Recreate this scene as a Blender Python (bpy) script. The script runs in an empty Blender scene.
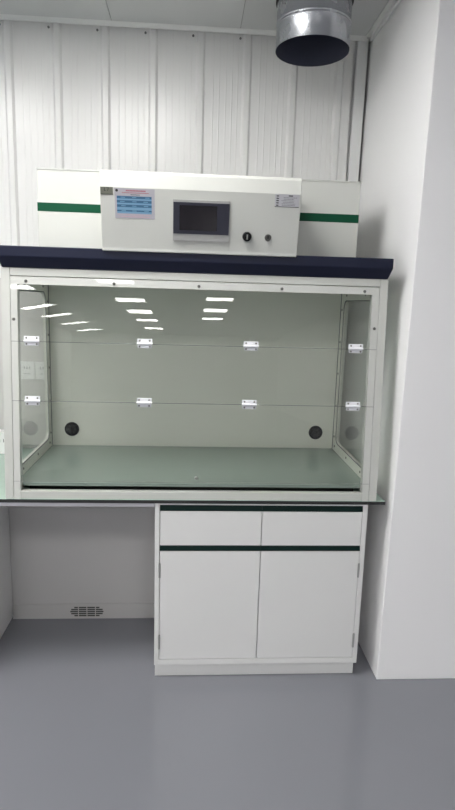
import bpy, bmesh, math, random
from mathutils import Matrix, Vector
random.seed(4)
COL = bpy.context.scene.collection
T, ZW = 0.0637, 0.8085          # lean of the hood front, worktop height
LEAN = 0.0090                   # pillar lean per metre

# ------------------------------------------------------------------ materials
def mat(name, col, rough=.4, metal=0.0, spec=.5, bump=None, var=None, emit=None):
    m = bpy.data.materials.new(name); m.use_nodes = True
    nt = m.node_tree; b = nt.nodes['Principled BSDF']
    b.inputs['Base Color'].default_value = (*col, 1)
    b.inputs['Roughness'].default_value = rough
    b.inputs['Metallic'].default_value = metal
    b.inputs['Specular IOR Level'].default_value = spec
    if emit:
        b.inputs['Emission Color'].default_value = (*emit[0], 1)
        b.inputs['Emission Strength'].default_value = emit[1]
    tc = nt.nodes.new('ShaderNodeTexCoord')
    if var:                     # (scale, amount, roughness amount): faint mottling of the surface
        sc, am, ra = var
        n = nt.nodes.new('ShaderNodeTexNoise'); n.inputs['Scale'].default_value = sc; n.inputs['Detail'].default_value = 4
        nt.links.new(tc.outputs['Object'], n.inputs['Vector'])
        mx = nt.nodes.new('ShaderNodeMix'); mx.data_type = 'RGBA'
        mx.inputs[6].default_value = tuple(c*(1-am) for c in col)+(1,)
        mx.inputs[7].default_value = tuple(min(1, c*(1+am)) for c in col)+(1,)
        nt.links.new(n.outputs['Fac'], mx.inputs[0]); nt.links.new(mx.outputs[2], b.inputs['Base Color'])
        mr = nt.nodes.new('ShaderNodeMapRange'); mr.inputs['To Min'].default_value = rough-ra; mr.inputs['To Max'].default_value = rough+ra
        nt.links.new(n.outputs['Fac'], mr.inputs['Value']); nt.links.new(mr.outputs['Result'], b.inputs['Roughness'])
    if bump:
        sc, st = bump
        n2 = nt.nodes.new('ShaderNodeTexNoise'); n2.inputs['Scale'].default_value = sc
        nt.links.new(tc.outputs['Object'], n2.inputs['Vector'])
        bp = nt.nodes.new('ShaderNodeBump'); bp.inputs['Strength'].default_value = st; bp.inputs['Distance'].default_value = .002
        nt.links.new(n2.outputs['Fac'], bp.inputs['Height']); nt.links.new(bp.outputs['Normal'], b.inputs['Normal'])
    return m

def glass(name, tint, refl=1.0):
    m = bpy.data.materials.new(name); m.use_nodes = True
    nt = m.node_tree; nt.nodes.clear()
    o = nt.nodes.new('ShaderNodeOutputMaterial'); mx = nt.nodes.new('ShaderNodeMixShader')
    t = nt.nodes.new('ShaderNodeBsdfTransparent'); t.inputs['Color'].default_value = (*tint, 1)
    g = nt.nodes.new('ShaderNodeBsdfGlossy'); g.inputs['Roughness'].default_value = 0.0
    f = nt.nodes.new('ShaderNodeFresnel'); f.inputs['IOR'].default_value = 1.5
    k = nt.nodes.new('ShaderNodeMath'); k.operation = 'MULTIPLY'; k.inputs[1].default_value = refl
    # same fresnel from either side of the thin sheet
    geo = nt.nodes.new('ShaderNodeNewGeometry'); 
    ior = nt.nodes.new('ShaderNodeMix'); ior.data_type = 'FLOAT'; ior.inputs[2].default_value = 1.5; ior.inputs[3].default_value = 1/1.5
    nt.links.new(geo.outputs['Backfacing'], ior.inputs[0]); nt.links.new(ior.outputs[0], f.inputs['IOR'])
    nt.links.new(f.outputs[0], k.inputs[0]); nt.links.new(k.outputs[0], mx.inputs[0])
    nt.links.new(t.outputs[0], mx.inputs[1]); nt.links.new(g.outputs[0], mx.inputs[2]); nt.links.new(mx.outputs[0], o.inputs['Surface'])
    return m

M = dict(
    white=mat('white_powder_coat', (.58, .59, .555), .38, bump=(900, .05)),
    framewhite=mat('glossy_white_frame', (.60, .61, .575), .35),
    cabwhite=mat('cabinet_white_steel', (.76, .76, .75), .40, bump=(900, .05)),
    wall=mat('white_sheet_wall', (.735, .735, .725), .28),
    knee=mat('shade_greyed_back_panel', (.52, .51, .505), .45),  # grey mostly puts the shade of the knee space into the colour
    ventslot=mat('vent_slot_grey', (.06, .06, .058), .6),
    dado=mat('warm_grey_dado', (.56, .55, .53), .4),
    farwall=mat('far_wall_grey', (.40, .40, .40), .6),
    pillar=mat('white_plaster_paint', (.93, .925, .93), .55, bump=(300, .08)),
    ceiling=mat('ceiling_panel_white', (.55, .56, .565), .5),
    trim=mat('white_trim', (.74, .75, .74), .35),
    navy=mat('navy_enamel', (.008, .011, .031), .45, spec=.3),
    green=mat('green_enamel', (.001, .066, .030), .5, spec=.2),
    dgreen=mat('dark_green_pull', (.0005, .014, .011), .45, spec=.2),
    floor=mat('grey_epoxy_floor', (.215, .220, .245), .13, var=(1.6, .05, .02), bump=(4, .03)),
    rail=mat('grey_steel_rail', (.50, .49, .53), .4),
    bench=mat('pale_green_worktop', (.40, .52, .455), .22, var=(30, .03, .02)),
    benchedge=mat('dark_worktop_edge', (.022, .023, .023), .4),
    hoodfloor=mat('grey_green_hood_floor', (.25, .308, .272), .16, var=(3, .05, .02)),
    liner=mat('hood_liner', (.755, .765, .69), .35),
    seal=mat('dark_seal', (.015, .016, .015), .6),
    joint=mat('joint_grey', (.16, .17, .165), .5),
    steel=mat('brushed_steel', (.45, .45, .44), .38, metal=.8),
    screw=mat('screw_steel', (.13, .13, .12), .4, metal=.5),
    hinge=mat('white_hinge_plastic', (.88, .89, .92), .3),
    hinge2=mat('frosted_hinge_plastic', (.66, .67, .71), .3),
    black=mat('black_plastic', (.004, .004, .005), .5, spec=.25),
    bezel=mat('screen_bezel', (.026, .027, .042), .35),
    screen=mat('dark_screen', (.008, .006, .009), .12),
    silver=mat('silver_trim', (.42, .42, .41), .4, metal=.25),
    galv=mat('galvanised_steel', (.56, .575, .61), .27, metal=1.0, var=(9, .10, .03)),
    ductin=mat('duct_inside', (.05, .055, .085), .6),
    plaque=mat('grey_plaque', (.15, .155, .125), .45),
    ink=mat('dark_ink', (.02, .02, .02), .6),
    paper=mat('pale_pink_paper', (.42, .41, .45), .6),
    redink=mat('red_ink', (.36, .10, .13), .6),
    pinkink=mat('pink_ink', (.52, .36, .42), .6),
    blue=mat('light_blue_print', (.17, .33, .48), .6),
    dblue=mat('dark_blue_print', (.04, .12, .22), .6),
    tag=mat('silver_label', (.50, .50, .53), .4),
    tagink=mat('label_ink', (.22, .22, .24), .5),
    socket=mat('socket_white', (.84, .84, .83), .3),
    lamp=mat('lamp_diffuser', (.9, .9, .9), .5, emit=((1.0, .985, .96), 17.0)),
    lampframe=mat('lamp_frame', (.8, .8, .8), .4),
    glass=glass('clear_front_sheet', (.985, .990, .985)),
    sglass=glass('clear_side_sheet', (.97, .98, .973)),
)

_b = M['framewhite'].node_tree.nodes['Principled BSDF']; _b.inputs['Coat Weight'].default_value = 1; _b.inputs['Coat Roughness'].default_value = 0.0
# ------------------------------------------------------------------ mesh builder
class MB:
    def __init__(s): s.v = []; s.f = []; s.m = []
    def add(s, vs, fs, m=0):
        b = len(s.v); s.v += [tuple(p) for p in vs]
        for f in fs: s.f.append([b+i for i in f]); s.m.append(m)
        return s
    def box(s, x0, x1, y0, y1, z0, z1, m=0):
        vs = [(x, y, z) for z in (z0, z1) for y in (y0, y1) for x in (x0, x1)]
        return s.add(vs, [(0,2,3,1),(4,5,7,6),(0,1,5,4),(2,6,7,3),(0,4,6,2),(1,3,7,5)], m)
    def prism(s, prof, x0, x1, m=0):           # closed (y,z) profile swept along x
        n = len(prof)
        vs = [(x0, y, z) for y, z in prof]+[(x1, y, z) for y, z in prof]
        fs = [tuple(range(n)), tuple(range(2*n-1, n-1, -1))]+[(i, i+n, (i+1) % n+n, (i+1) % n) for i in range(n)]
        return s.add(vs, fs, m)
    def lathe(s, prof, c, axis='z', n=32, m=0, caps=True):   # profile of (radius, height) turned about an axis
        vs = []
        for r, h in prof:
            for i in range(n):
                a = 2*math.pi*i/n; u, w = r*math.cos(a), r*math.sin(a)
                p = {'z': (u, w, h), 'y': (u, h, w), 'x': (h, u, w)}[axis]
                vs.append((c[0]+p[0], c[1]+p[1], c[2]+p[2]))
        fs = []
        for k in range(len(prof)-1):
            for i in range(n): fs.append((k*n+i, k*n+(i+1) % n, (k+1)*n+(i+1) % n, (k+1)*n+i))
        if caps: fs += [tuple(range(n-1, -1, -1)), tuple(range((len(prof)-1)*n, len(prof)*n))]
        return s.add(vs, fs, m)
    def xf(s, fn): s.v = [fn(*p) for p in s.v]; return s
    def lean(s): return s.xf(lambda x, y, z: (x, y+T*(z-ZW), z))   # follow the leaning hood front
    def build(s, name, mats, parent=None, bevel=0, smooth=False):
        me = bpy.data.meshes.new(name); me.from_pydata(s.v, [], s.f)
        for k in (mats if isinstance(mats, (list, tuple)) else [mats]): me.materials.append(M[k])
        for p, i in zip(me.polygons, s.m): p.material_index = i
        bm = bmesh.new(); bm.from_mesh(me); bmesh.ops.recalc_face_normals(bm, faces=bm.faces); bm.to_mesh(me); bm.free()
        if smooth:
            for p in me.polygons: p.use_smooth = True
            me.set_sharp_from_angle(angle=math.radians(35))
        o = bpy.data.objects.new(name, me); COL.objects.link(o)
        if bevel:
            b = o.modifiers.new('bevel', 'BEVEL'); b.width = bevel; b.segments = 2; b.limit_method = 'ANGLE'; b.angle_limit = math.radians(30)
        if parent is not None:
            o.parent = parent
            if parent.type == 'EMPTY': o.location = -parent.location
        return o

def tag(o, label, cat, group=None):
    o['label'] = label; o['category'] = cat
    if group: o['group'] = group
    return o
def thing(name, loc, label, cat, group=None):
    o = bpy.data.objects.new(name, None); COL.objects.link(o); o.location = loc; o.empty_display_size = .1
    return tag(o, label, cat, group)
def struct(o): o['kind'] = 'structure'; return o
def copy_thing(o, parent=None):
    c = o.copy(); COL.objects.link(c)
    if parent is not None: c.parent = parent
    for ch in list(o.children): copy_thing(ch, c)
    return c

ZC = 2.892
# ------------------------------------------------------------------ the setting
X0, X1, YB, YF = -4.0, 4.2, -20.5, 0.82
struct(MB().box(X0, X1, YB, YF+.2, -.1, 0).build('floor', 'floor'))
c = MB()
k = 0
xs = [X0]+[.323+.611*i for i in range(-10, 7)]+[X1]
xs = sorted(x for x in xs if X0 <= x <= X1)
for a, b in zip(xs, xs[1:]):
    c.box(a+.0015, b-.0015, YB, YF+.2, ZC, ZC+.05)
c.box(X0, X1, YB, YF+.2, ZC+.006, ZC+.08, 1)
struct(c.build('ceiling', ['ceiling', 'joint']))
# back wall of ribbed sheet
w = MB(); prof = []
P0, PITCH = .061, .2285
flat = .82
k0 = int(math.floor((X0-P0)/PITCH))
x = X0
i = -12
prof.append((-2.8, flat))
while P0+i*PITCH < 1.5:
    cx = P0+i*PITCH
    prof += [(cx-.024, flat), (cx-.013, flat-.012), (cx+.011, flat-.012), (cx+.022, flat)]
    for q in (.062, .092, .125, .155, .182):
        h = .0009 if q != .125 else .0006
        prof += [(cx+q-.004, flat), (cx+q-.0015, flat-h), (cx+q+.0015, flat-h), (cx+q+.004, flat)]
    i += 1
prof = [p for p in prof if p[0] < 1.492]+[(1.495, flat)]
n = len(prof)
vs = [(px, py, 0) for px, py in prof]+[(px, py, ZC) for px, py in prof]
w.add(vs, [(a, a+1, a+1+n, a+n) for a in range(n-1)])
w.box(-2.8, 1.535, flat+.02, flat+.06, 0, ZC)
struct(w.build('wall_back', 'wall'))
struct(MB().box(X0, -2.8, flat, flat+.06, 0, ZC).build('wall_back_left', 'wall'))
# cover strip in the corner, with a dark gap to the pillar
lean = lambda x, y, z: (x+LEAN*z, y, z)
struct(MB().box(1.488, 1.5410, flat-.008, flat+.02, 0, ZC).xf(lean).build('trim_1', 'trim', bevel=.002))
# smooth white dado sheet on the back wall behind the bench
struct(MB().box(-2.6, 1.485, flat-.030, flat-.0185, ZW+.001, 1.69).build('trim_2', 'dado'))
# cornice angle where wall and ceiling meet
def cornice(mb, x0, x1): mb.prism([(flat-.016, ZC-.016), (flat-.022, ZC-.016), (flat-.030, ZC-.005), (flat-.036, ZC-.0005), (flat-.016, ZC-.0005)], x0, x1)
mb = MB(); cornice(mb, -2.8, 1.552)
struct(mb.build('trim_3', 'trim'))
mb = MB().box(1.5665, 1.5795, -.02, flat-.036, ZC-.024, ZC-.0005).box(1.543, 1.5795, -.02, flat-.036, ZC-.006, ZC-.0005)
struct(mb.build('trim_4', 'trim', bevel=.001))
# pillar / right wall block
struct(MB().box(1.5555, X1, -.020, flat+.2, 0, ZC).xf(lambda x, y, z: (x+(LEAN*z if x < 2 else 0), y, z)).build('wall_right', 'pillar', bevel=.004))
struct(MB().box(X0-.1, X0, YB, YF+.2, 0, ZC).build('wall_left', 'pillar'))
struct(MB().box(X1, X1+.1, YB, 0, 0, ZC).build('wall_far_right', 'pillar'))
struct(MB().box(X0-.1, X1+.1, YB-.1, YB, 0, ZC).build('wall_front', 'farwall'))
# screws at the head of the ribbed sheet
for q in range(-1, 6):
    sx = P0+q*PITCH-.038
    o = MB().lathe([(.0055, .82), (.0055, .816), (.003, .8145)], (sx, 0, 2.862), 'y', 12).build('wall_screw', 'joint')
    tag(o, 'small dark screw at the head of the ribbed white wall sheet, just under the ceiling', 'screw', 'screws along the top of the ribbed wall')

# ------------------------------------------------------------------ ceiling lamps (far ones seen mirrored in the hood glass, near ones unseen)
def lamp(x, y, sx, sy, rot, label, group):
    t = thing('ceiling_light', (x, y, ZC), label, 'ceiling light', group)
    fr = MB()
    a, b, e = sx/2, sy/2, .012
    fr.box(-a-e, a+e, -b-e, -b, -.02, -.001).box(-a-e, a+e, b, b+e, -.02, -.001).box(-a-e, -a, -b, b, -.02, -.001).box(a, a+e, -b, b, -.02, -.001)
    f = fr.build('frame', 'lampframe', t); f.location = (0, 0, 0)
    d = MB().box(-a, a, -b, b, -.014, -.001).build('diffuser', 'lamp', t); d.location = (0, 0, 0)
    t.rotation_euler = (0, 0, rot)
    return t
NEAR = 'unseen square white ceiling light panel before the hood, beyond the top of the photo'
for x, y in ((-.58, -.55), (.35, -.55), (-2.3, -.9), (-.58, -3.05), (1.28, -3.05), (-2.95, -3.05), (-.58, -5.3), (1.28, -5.3), (-2.95, -5.3)):  # right-hand lamp of the nearest row is added off-grid to brighten the wall
    lamp(x, y, .60, .60, 0, NEAR, 'ceiling lights before the hood')
GL = 'ceiling lights mirrored in the hood glass'
for y, dy, w_ in ((-7.55, .4, 'white light strip mirrored on the top frame above the middle row of lights'),
                  (-9.93, .62, 'white light panel mirrored in the glass, topmost and largest of the middle row'),
                  (-12.1, .8, 'white light panel mirrored in the glass, second from the top in the middle row'),
                  (-14.3, .62, 'white light panel mirrored in the glass, third from the top in the middle row'),
                  (-17.15, .7, 'white light panel mirrored in the glass, lowest and smallest of the middle row')):
    lamp(-.58, y, .60, dy, 0, w_, GL)
for y, dy, w_ in ((-9.4, .5, 'white light panel mirrored in the glass, topmost of the right row'),
                  (-11.4, .7, 'white light panel mirrored in the glass, middle one of the right row'),
                  (-13.4, .6, 'white light panel mirrored in the glass, lowest of the right row')):
    lamp(1.28, y, .55, dy, 0, w_, GL)
lamp(-2.53, -8.5, .6, .6, 0, 'white light panel mirrored in the top left corner of the hood front', GL)
for y, w_ in ((-11.65, 'slanting white light panel mirrored in the glass, topmost of the left row'),
              (-13.55, 'slanting white light panel mirrored in the glass, second from the top in the left row'),
              (-15.9, 'slanting white light panel mirrored in the glass, third from the top in the left row'),
              (-18.6, 'slanting white light panel mirrored in the glass, lowest of the left row')):
    lamp(-2.97, y, 1.55, .26, math.radians(50), w_, GL)

# ------------------------------------------------------------------ worktop and knee space
wt = MB().box(-2.6, 1.5375, -.003, flat-.031, .7945, ZW-.0002, 1).box(-2.6, 1.5375, -.003, flat-.031, ZW-.0002, ZW)
tag(wt.build('worktop', ['bench', 'benchedge']), 'long pale green bench worktop with dark edge under the fume hood', 'worktop')
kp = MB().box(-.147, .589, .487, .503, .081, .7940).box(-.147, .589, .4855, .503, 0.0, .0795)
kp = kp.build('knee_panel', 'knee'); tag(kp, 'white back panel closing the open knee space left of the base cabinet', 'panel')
v = MB().box(.128, .313, .4840, .4857, .008, .070)
rows = [(.0615, .40), (.0505, .50), (.0395, .54), (.0285, .50), (.0175, .40)]
for z, hw in rows:
    for q in range(4):
        cxv = .2205+(q-1.5)*.0425
        xa, xb = cxv-.0190, cxv+.0190
        lim = hw*.157
        xa, xb = max(xa, .2205-lim), min(xb, .2205+lim)
        if xb > xa: v.box(xa, xb, .4832, .4839, z-.0036, z+.0036, 1)
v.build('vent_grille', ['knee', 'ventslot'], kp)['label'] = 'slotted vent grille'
rl = MB().box(-.147, .589, .0005, .042, .7785, .7940)
tag(rl.build('bench_rail', 'rail', bevel=.001), 'thin grey steel rail under the worktop front, spanning the knee space', 'rail')

# ------------------------------------------------------------------ base cabinet
def cabinet(label, rounded=True):
    x0, x1, yf, yb = .590, 1.469, .004, .60
    t = thing('base_cabinet', (.5*(x0+x1), .3, 0), label, 'cabinet')
    b = MB()
    b.box(x0, x0+.019, yf, yb, .0667, .7940).box(x1-.021, x1, yf, yb, .0667, .7940)
    b.box(x0+.019, x1-.021, yf, yb, .0667, .0925).box(x0+.019, x1-.021, yf, yb, .7860, .7940)
    b.box(x0+.019, x1-.021, yb-.018, yb, .0925, .786)
    b.box(1.0255, 1.0305, .05, yb-.02, .0925, .786)
    b.box(x0+.019, x1-.021, yf+.028, yb-.018, .592, .604)
    b.build('carcass', 'cabwhite', t, bevel=.001)
    MB().box(x0+.002, x1-.006, yf+.024, yb-.01, 0, .0667).build('toe_kick', 'cabwhite', t, bevel=.001)
    for xa, xb, side in ((.6115, 1.0265, 0), (1.0295, 1.4465, 1)):
        d = MB().box(xa, xb, yf, yf+.02, .611, .759)
        d = d.build('drawer', 'cabwhite', t, bevel=.0015)
        # finger pull: a dark green channel with a small lip above the front
        MB().prism([(yf+.016, .7602), (yf+.001, .7602), (yf-.001, .763), (yf+.003, .784), (yf+.016, .785)], xa-.0012, xb+.0012).build('finger_pull', 'dgreen', d)['label'] = 'dark green finger pull'
        d2 = MB().box(xa, xb, yf, yf+.02, .095, .586).build('door', 'cabwhite', t, bevel=.0015)
        MB().prism([(yf+.016, .5868), (yf+.001, .5868), (yf-.001, .589), (yf+.003, .607), (yf+.016, .608)], xa-.0012, xb+.0012).build('finger_pull', 'dgreen', d2)['label'] = 'dark green finger pull'
        hx = xa-.001 if side == 0 else xb+.001
        for za, zb in ((.470, .532), (.144, .208)):
            h = MB().lathe([(.0045, za), (.0045, zb)], (hx, yf-.001, 0), 'z', 12)
            h.box(hx-.003, hx+.003, yf-.001, yf+.012, za+.006, zb-.006)
            h.build('hinge', 'steel', d2, smooth=True)['label'] = 'grey steel hinge'
    return t
cab = cabinet('white steel base cabinet with two drawers, two doors and dark green pulls')
cab2 = copy_thing(cab); cab2.location.x += -.1485-1.469
cab2['label'] = 'white cabinet whose side closes the knee space at the left edge'

# ------------------------------------------------------------------ fume hood
H = thing('fume_hood', (.75, .35, ZW), 'white fume hood with hinged clear front, navy canopy and green striped top', 'fume hood')
YBK = .66
# posts and header
for xa, xb in ((0, .0328), (1.4672, 1.5)):
    MB().box(xa, xb, 0, .045, ZW, 1.7075).lean().build('post', 'white', H, bevel=.0015)
MB().box(.0335, 1.4665, 0, .045, 1.6785, 1.7075).lean().build('header', 'white', H, bevel=.001)
# frame behind the clear front sheets
f = MB()
f.box(.0346, .0600, -.0004, .030, ZW, 1.6755).box(1.4380, 1.4654, -.0004, .030, ZW, 1.6755).box(.0600, 1.4380, -.0004, .030, 1.6465, 1.6755)
f.lean().build('front_frame', 'framewhite', H)
MB().box(.0605, 1.4375, .002, .030, ZW, .8410).build('sill', 'white', H, bevel=.002)
# work surface and its recessed plinth
MB().box(.031, 1.469, .034, .6445, .8525, .8663).build('work_surface', 'hoodfloor', H, bevel=.002)
MB().box(.061, 1.437, .12, .64, ZW, .852).build('plinth', 'seal', H)
MB().lathe([(.008, .866), (.008, .872), (.005, .876)], (.755, .1, 0), 'z', 16).build('stud', 'steel', H, smooth=True)
# liner: back wall and roof
bp = MB().box(.031, 1.469, .645, YBK, ZW, 1.705).build('back_panel', 'liner', H)
for cx in (.131, 1.376):
    g = MB().lathe([(.036, .6449), (.036, .640), (.032, .638), (.030, .6385), (.002, .6385)], (cx, 0, .950), 'y', 32)
    for a in range(6):
        aa = a*math.pi/3
        g.lathe([(.006, .6384), (.006, .6375)], (cx+.016*math.cos(aa), 0, .950+.016*math.sin(aa)), 'y', 10, 1)
    g.build('cable_grommet', ['black', 'seal'], bp)['label'] = 'round black grommet in the back panel'
MB().box(.031, 1.469, .055+.047, .6445, 1.690, 1.705).build('roof', 'liner', H)
# glazed side walls: a sheet frame round a window with rounded corners, fixed by screws
def side_panel(xa, xb, inner):
    z0, z1 = ZW, 1.705
    outer = [(.0455, z0), (YBK, z0), (YBK, z1), (.0455+T*(z1-ZW), z1)]
    r = .04; hole = []
    ya, yb, za, zb = .060, .585, .915, 1.622
    for cy, cz, a0 in ((yb-r, za+r, -90), (yb-r, zb-r, 0), (ya+r, zb-r, 90), (ya+r, za+r, 180)):
        for q in range(7):
            a = math.radians(a0+15*q); yy, zz = cy+r*math.cos(a), cz+r*math.sin(a)
            hole.append((yy+(T*(zz-ZW) if cy < .3 else 0), zz))
    bm = bmesh.new(); es = []
    for loop in (outer, hole):
        vs = [bm.verts.new((xa, y, z)) for y, z in loop]
        es += [bm.edges.new((vs[q], vs[(q+1) % len(vs)])) for q in range(len(vs))]
    bmesh.ops.triangle_fill(bm, edges=es, use_beauty=True)
    g = bmesh.ops.extrude_face_region(bm, geom=bm.faces[:])
    for v_ in [e for e in g['geom'] if isinstance(e, bmesh.types.BMVert)]: v_.co.x = xb
    bm.verts.index_update()
    b = MB(); b.v = [tuple(v_.co) for v_ in bm.verts]; b.f = [[v_.index for v_ in fc.verts] for fc in bm.faces]; b.m = [0]*len(b.f); bm.free()
    p = b.build('side_panel', 'liner', H)
    # clear sheet lying on the inner side, its edge a dark line
    xi0, xi1 = (inner, inner+.004) if inner < .7 else (inner-.004, inner)
    n = len(hole)
    def ring(s):
        cy, cz = (ya+yb)/2, (za+zb)/2
        return [(cy+(y-cy)*s, cz+(z-cz)*s) for y, z in hole]
    hh = hole
    gl = MB(); xm = (xa+xb)/2
    xm = xi0 if inner < .7 else xi1
    xs_ = (inner-.0045, inner-.0005) if inner < .7 else (inner+.0005, inner+.0045)
    gl.add([(xs_[0], y, z) for y, z in hh]+[(xs_[1], y, z) for y, z in hh],
           [tuple(range(n)), tuple(range(2*n-1, n-1, -1))])
    gl.build('side_window', 'sglass', p)['label'] = 'clear side window'
    se = MB()
    big = []
    for (y, z) in hh:
        cy, cz = (ya+yb)/2, (za+zb)/2
        big.append((y+(.005 if y > cy else -.005), z+(.005 if z > cz else -.005)))
    sgn = 1 if inner < .7 else -1
    vs = [(inner, y, z) for y, z in hh]+[(inner, y, z) for y, z in big]+[(inner+sgn*.002, y, z) for y, z in hh]+[(inner+sgn*.002, y, z) for y, z in big]
    fs = []
    for q in range(n):
        r_ = (q+1) % n
        fs += [(q, r_, r_+n, q+n), (q+2*n, q+3*n, r_+3*n, r_+2*n), (q, q+2*n, r_+2*n, r_), (q+n, r_+n, r_+3*n, q+3*n)]
    se.add(vs, fs); se.build('window_seal', 'joint', p)['label'] = 'grey seal round the side window'
    pts = [(.622, z) for z in (.935, 1.096, 1.262, 1.421, 1.58)]+[(y, .889) for y in (.15, .38, .60)]+[(y, 1.650) for y in (.25, .55)]
    for y, z in pts:
        s = MB().lathe([(.0055, inner), (.0055, inner+sgn*.002), (.003, inner+sgn*.003)], (0, y, z), 'x', 10)
        s.build('screw', 'screw', p)
side_panel(0.017, .030, .030)
side_panel(1.470, 1.483, 1.470)
# thin dark corner joints inside
MB().box(.0303, .0333, .6415, .6448, .8664, 1.689).build('corner_seal', 'joint', H)
MB().box(1.4667, 1.4697, .6415, .6448, .8664, 1.689).build('corner_seal', 'joint', H)
# the clear front: three sheets, one above the other, joined by hinges
panes = []
for za, zb in ((1.4315, 1.6464), (1.2015, 1.4295), (.8815, 1.1995)):
    b = MB().box(.0602, 1.4378, 0.0, .004, za, zb).lean()
    panes.append(b.build('glass_pane', 'glass', H))
    panes[-1]['label'] = {1.4315: 'fixed top sheet of the clear front', 1.2015: 'middle sheet of the clear front', .8815: 'bottom sheet of the clear front'}[za]
for sx, sz in [(x_, 1.6585) for x_ in (.093, .425, .751, 1.076, 1.406)]+[(.0455, 1.514), (1.4525, 1.514)]:
    s = MB().lathe([(.006, -.0003), (.006, -.002), (.003, -.0032)], (sx, 0, sz), 'y', 12).lean()
    s.build('screw', 'screw', panes[0])
# dark edge strips of the sheets along the joints
for z in (1.4305, 1.2005):
    MB().box(.0342, 1.4658, -.0009, .0035, z-.0009, z+.0009).lean().build('joint_seal', 'joint', H)
MB().box(.0342, 1.4658, -.0009, .0035, .8803, .8814).lean().build('edge_trim', 'joint', H)
for zc in (1.4340, 1.2025):
    for cx in (.112, .544, .9605, 1.3805):
        h = MB()
        h.box(cx-.029, cx+.029, -.0045, -.0003, zc-.003, zc+.0175)
        h.lathe([(.0042, cx-.030), (.0042, cx+.030)], (0, -.0048, zc-.001), 'x', 12)
        h.box(cx-.027, cx+.027, -.0038, -.0003, zc-.0185, zc-.0055, 1)
        h.lean()
        hh = h.build('hinge', ['hinge', 'hinge2'], H, bevel=.0006)
        hh['label'] = 'white plastic hinge joining two clear sheets'
        for dx in (-.0195, .0195):
            for dz in (.0105, -.0125):
                s = MB().lathe([(.0034, -.0036), (.0034, -.0054), (.002, -.006)], (cx+dx, 0, zc+dz), 'y', 10).lean()
                s.build('screw', 'screw', hh)
# navy canopy
cv = MB()
zt, zm, zb = 1.786, 1.748, 1.7078
lo = [(.004, .055), (1.496, .055), (1.496, YBK), (.004, YBK)]
up = [(-.007, .030), (1.506, .030), (1.506, YBK+.005), (-.007, YBK+.005)]
vs = [(x_, y_, zb) for x_, y_ in lo]+[(x_, y_, zm) for x_, y_ in up]+[(x_, y_, zt) for x_, y_ in up]
fs = [(3, 2, 1, 0), (8, 9, 10, 11)]
for q in range(4):
    r_ = (q+1) % 4
    fs += [(q, r_, r_+4, q+4), (q+4, r_+4, r_+8, q+8)]
cv.add(vs, fs).build('canopy', 'navy', H, bevel=.003)['label'] = 'navy blue canopy with chamfered underside'
# exhaust box with green stripes
eb = MB().box(.086, 1.426, .282, YBK, zt-.001, 2.1165).box(.086, 1.426, .279, .284, 2.1105, 2.1165)
eb = eb.build('exhaust_box', 'white', H, bevel=.0015)
for xa, xb in ((.0855, .387), (1.121, 1.4265)):
    MB().box(xa, xb, .2808, .2825, 1.9485, 1.9825).build('green_stripe', 'green', eb)['label'] = 'dark green stripe'
# control box: face leans forward at the top, with a brighter sloping band above it
face = lambda z: .018-.2365*(z-1.793)
prof = [(.2815, 1.787), (.060, 1.787), (.030, 1.7785), (.0195, 1.7790), (face(1.791), 1.791), (face(1.997), 1.997), (-.0245, 2.047), (-.012, 2.058), (.030, 2.0665), (.2815, 2.076)]
cb = MB().prism(prof, .3875, 1.1205).build('control_box', 'white', H, bevel=.002)
cb['label'] = 'white control box with touch screen and knobs'
NF = Vector((0, -1, -.2365)).normalized(); UF = Vector((0, -.2365, 1)).normalized()
def on_face(mb):               # local (x, out, z) -> the leaning control face; z measured as height
    return mb.xf(lambda x, o, z: (x, face(z)+NF.y*o, z+NF.z*o))
def fbox(mb, x0, x1, z0, z1, o0, o1, m=0): return mb.box(x0, x1, o0, o1, z0, z1, m)
# touch screen: silver top and bottom strips, dark bezel, darker display
s = MB()
fbox(s, .650, .8585, 1.823, 1.965, 0, .006, 2)
fbox(s, .6515, .857, 1.8485, 1.9565, .0058, .0075, 0)
fbox(s, .674, .812, 1.861, 1.947, .0074, .0078, 1)
on_face(s).build('touch_screen', ['bezel', 'screen', 'silver'], cb)['label'] = 'dark touch screen with silver trim'
def flathe(mb, prof, cx, cz, n=24, m=0):
    vs = []; fs = []
    for r, o in prof:
        for q in range(n):
            a = 2*math.pi*q/n; vs.append((cx+r*math.cos(a), o, cz+r*math.sin(a)))
    for k_ in range(len(prof)-1):
        for q in range(n): fs.append((k_*n+q, k_*n+(q+1) % n, (k_+1)*n+(q+1) % n, (k_+1)*n+q))
    fs.append(tuple(range((len(prof)-1)*n, len(prof)*n)))
    return mb.add(vs, fs, m)
s = MB(); flathe(s, [(.0175, 0), (.0175, .004), (.0155, .014), (.010, .016), (.009, .013), (.0001, .013)], .927, 1.846)
fbox(s, .9245, .9295, 1.838, 1.854, .012, .0195, 1)
on_face(s).build('selector_knob', ['black', 'steel'], cb, smooth=True)['label'] = 'round black selector knob'
s = MB(); flathe(s, [(.0125, 0), (.0125, .003), (.0105, .006), (.008, .006), (.0075, .0045), (.0001, .0045)], 1.0065, 1.845)
fbox(s, 1.0045, 1.0085, 1.839, 1.851, .004, .0055, 1)
on_face(s).build('key_lock', ['screw', 'ink'], cb, smooth=True)['label'] = 'small steel key lock'
# grey plaque reading L7
s = MB(); fbox(s, .3895, .434, 1.9715, 1.9965, 0, .0012, 0)
fbox(s, .3895, .434, 1.9715, 1.9735, .0011, .0014, 1)
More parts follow.
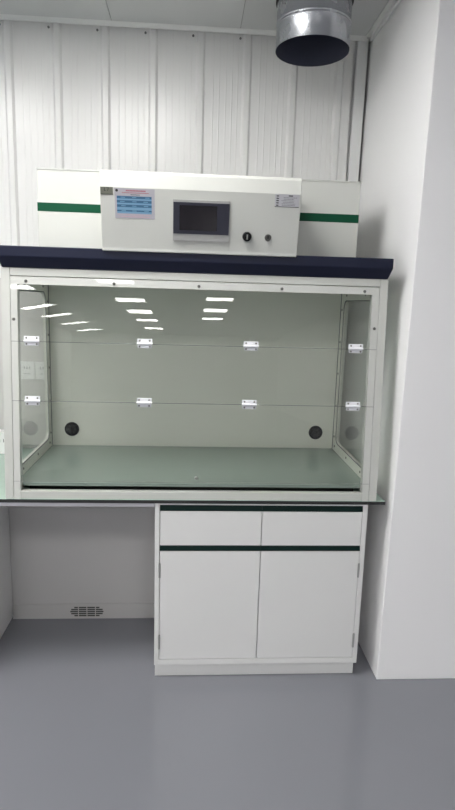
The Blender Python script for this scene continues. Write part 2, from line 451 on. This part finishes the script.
# strokes of the L and the 7
fbox(s, .4025, .4048, 1.9835, 1.9948, .0011, .0015, 1); fbox(s, .4025, .4085, 1.9835, 1.9853, .0011, .0015, 1)
fbox(s, .4115, .4195, 1.9930, 1.9948, .0011, .0015, 1)
s.add([(.4175, .0015, 1.9935), (.4195, .0015, 1.9935), (.4160, .0015, 1.9835), (.4140, .0015, 1.9835)], [(0, 1, 2, 3)], 1)
on_face(s).build('plaque', ['plaque', 'ink'], cb)['label'] = 'small grey plaque reading L7'
# notice sheet: emblem, red heading, blue table, small print
s = MB(); fbox(s, .4395, .5835, 1.894, 1.9945, 0, .0008, 0)
o0, o1 = .0007, .0011
flathe(s, [(.0048, o0), (.0048, o1)], .4475, 1.9865, 14, 3)
def glyphs(x0, x1, z, h, m, gap=.0011):
    x_ = x0
    while x_ < x1:
        wd = random.uniform(.0022, .0042)
        fbox(s, x_, min(x1, x_+wd), z-h/2, z+h/2, o0, o1, m); x_ += wd+gap
glyphs(.480, .551, 1.9868, .0046, 1, .0007)
glyphs(.466, .563, 1.9798, .0024, 1, .0008)
glyphs(.497, .530, 1.9735, .0022, 3, .0008)
fbox(s, .4470, .5725, 1.9105, 1.9690, o0, o1, 4)
for z, h in ((1.9645, .0082), (1.9505, .0086), (1.9360, .0086), (1.9195, .0052)):
    fbox(s, .4470, .5725, z-h/2, z+h/2, o1, o1+.0002, 5)
    for q in range(3):
        xx = .449+q*.042+random.uniform(.008, .016)
        fbox(s, xx, xx+.016, z-.0012, z+.0012, o1+.0002, o1+.0004, 4)
glyphs(.450, .570, 1.9055, .0022, 2, .0009)
glyphs(.455, .565, 1.9000, .0030, 2, .0007)
on_face(s).build('notice', ['paper', 'redink', 'pinkink', 'ink', 'blue', 'dblue'], cb)['label'] = 'pale printed notice with a blue table'
# rating label
s = MB(); fbox(s, 1.0235, 1.1135, 1.9525, 1.9965, 0, .0008, 0)
for q in range(5):
    fbox(s, 1.0285, 1.0375, 1.9915-q*.0078-.0035, 1.9915-q*.0078, o0, o1, 1)
fbox(s, 1.073, 1.089, 1.9895, 1.993, o0, o1, 1)
for q in range(6):
    z = 1.985-q*.0052; x_ = 1.046+random.uniform(0, .01)
    while x_ < 1.108-random.uniform(0, .02):
        wd = random.uniform(.002, .005); fbox(s, x_, x_+wd, z-.0011, z+.0011, o0, o1, 2); x_ += wd+.0012
fbox(s, 1.0235, 1.1135, 1.9525, 1.9545, o0, o1, 1)
on_face(s).build('rating_label', ['tag', 'ink', 'tagink'], cb)['label'] = 'silver rating label'

# ------------------------------------------------------------------ duct
DX, DY = 1.226, .470
D = thing('exhaust_duct', (DX, DY, 2.69), 'galvanised round exhaust duct hanging open from the ceiling above the hood', 'duct')
R = .159
MB().lathe([(R, 2.681), (R, 2.766), (R+.002, 2.770), (R, 2.774), (R, 2.777), (R+.002, 2.781), (R, 2.785), (R, ZC-.001)], (DX, DY, 0), 'z', 64, caps=False).build('pipe', 'galv', D, smooth=True)
MB().lathe([(R-.0012, 2.6812), (R-.0012, ZC-.001)], (DX, DY, 0), 'z', 64, caps=False).lathe([(R-.001, ZC-.003), (.001, ZC-.003)], (DX, DY, 0), 'z', 64, caps=False).build('liner', 'ductin', D, smooth=True)['label'] = 'dark inside of the duct'
MB().lathe([(R+.0005, ZC-.022), (R+.006, ZC-.022), (R+.006, ZC-.0005), (R+.0005, ZC-.0005)], (DX, DY, 0), 'z', 64, caps=False).build('collar', 'black', D, smooth=True)['label'] = 'black rubber collar at the ceiling'

# ------------------------------------------------------------------ socket plates behind the hood
def socket_plate(x0, x1, z0, z1, label):
    y = flat-.030
    b = MB().box(x0, x1, y-.009, y-.0002, z0, z1)
    cx = (x0+x1)/2; w_ = (x1-x0)
    for dx in (-.17, .0, .17): b.box(cx+dx*w_-.002, cx+dx*w_+.002, y-.0096, y-.0088, z0+.052, z0+.066, 1)
    for dx in (-.12, .12): b.box(cx+dx*w_-.005, cx+dx*w_+.005, y-.0096, y-.0088, z0+.026, z0+.030, 1)
    tag(b.build('socket_plate', ['socket', 'joint'], bevel=.002), label, 'socket', 'socket plates on the wall behind the hood')
socket_plate(-.160, -.082, 1.180, 1.272, 'white socket plate seen through the left side window, the left of the pair')
socket_plate(-.078, -.000, 1.180, 1.272, 'white socket plate seen through the left side window, the right of the pair')
socket_plate(-.350, -.272, 1.180, 1.272, 'white socket plate left of the hood post at the photo edge')
# desk socket box with sloping ends standing on the bench left of the hood
b = MB()
q = [(-.40, ZW+.0003), (-.175, ZW+.0003), (-.135, ZW+.112), (-.36, ZW+.112)]
b.add([(x_, .67, z_) for x_, z_ in q]+[(x_, .74, z_) for x_, z_ in q], [(0, 1, 2, 3), (7, 6, 5, 4), (0, 4, 5, 1), (1, 5, 6, 2), (2, 6, 7, 3), (3, 7, 4, 0)])
for xx in (-.30, -.24):
    b.box(xx, xx+.004, .6692, .6703, ZW+.06, ZW+.078, 1)
    b.box(xx+.02, xx+.024, .6692, .6703, ZW+.06, ZW+.078, 1)
tag(b.build('desk_socket', ['socket', 'joint'], bevel=.002), 'white slanted socket box standing on the worktop left of the hood', 'socket')

# ------------------------------------------------------------------ camera
pi_, ya_, ro_ = -.1777, -.0655, .029
cy, sy = math.cos(ya_), math.sin(ya_)
fwd = Vector((-sy*math.cos(pi_), cy*math.cos(pi_), math.sin(pi_))); right = Vector((cy, sy, 0)); upv = right.cross(fwd)
r2 = math.cos(ro_)*right+math.sin(ro_)*upv; u2 = -math.sin(ro_)*right+math.cos(ro_)*upv
cam = bpy.data.cameras.new('camera'); co = bpy.data.objects.new('camera', cam); COL.objects.link(co)
mw = Matrix.Identity(4)
for r_ in range(3): mw[r_][0], mw[r_][1], mw[r_][2] = r2[r_], u2[r_], -fwd[r_]
mw.translation = (.7276, -2.1999, 1.5984); co.matrix_world = mw
cam.sensor_fit = 'HORIZONTAL'; cam.sensor_width = 36; cam.lens = 36*568.04/455; cam.clip_start = .05; cam.clip_end = 60
sc = bpy.context.scene; sc.camera = co
wd = bpy.data.worlds.new('world'); wd.use_nodes = True; wd.node_tree.nodes['Background'].inputs[0].default_value = (.0, .0, .0, 1); sc.world = wd
sc.view_settings.view_transform = 'Standard'; sc.view_settings.look = 'None'; sc.view_settings.gamma = 1; sc.view_settings.exposure = 0.34
sc.cycles.max_bounces = 14; sc.cycles.transparent_max_bounces = 24; sc.cycles.diffuse_bounces = 8; sc.cycles.caustics_reflective = False
sc.cycles.sample_clamp_indirect = 6
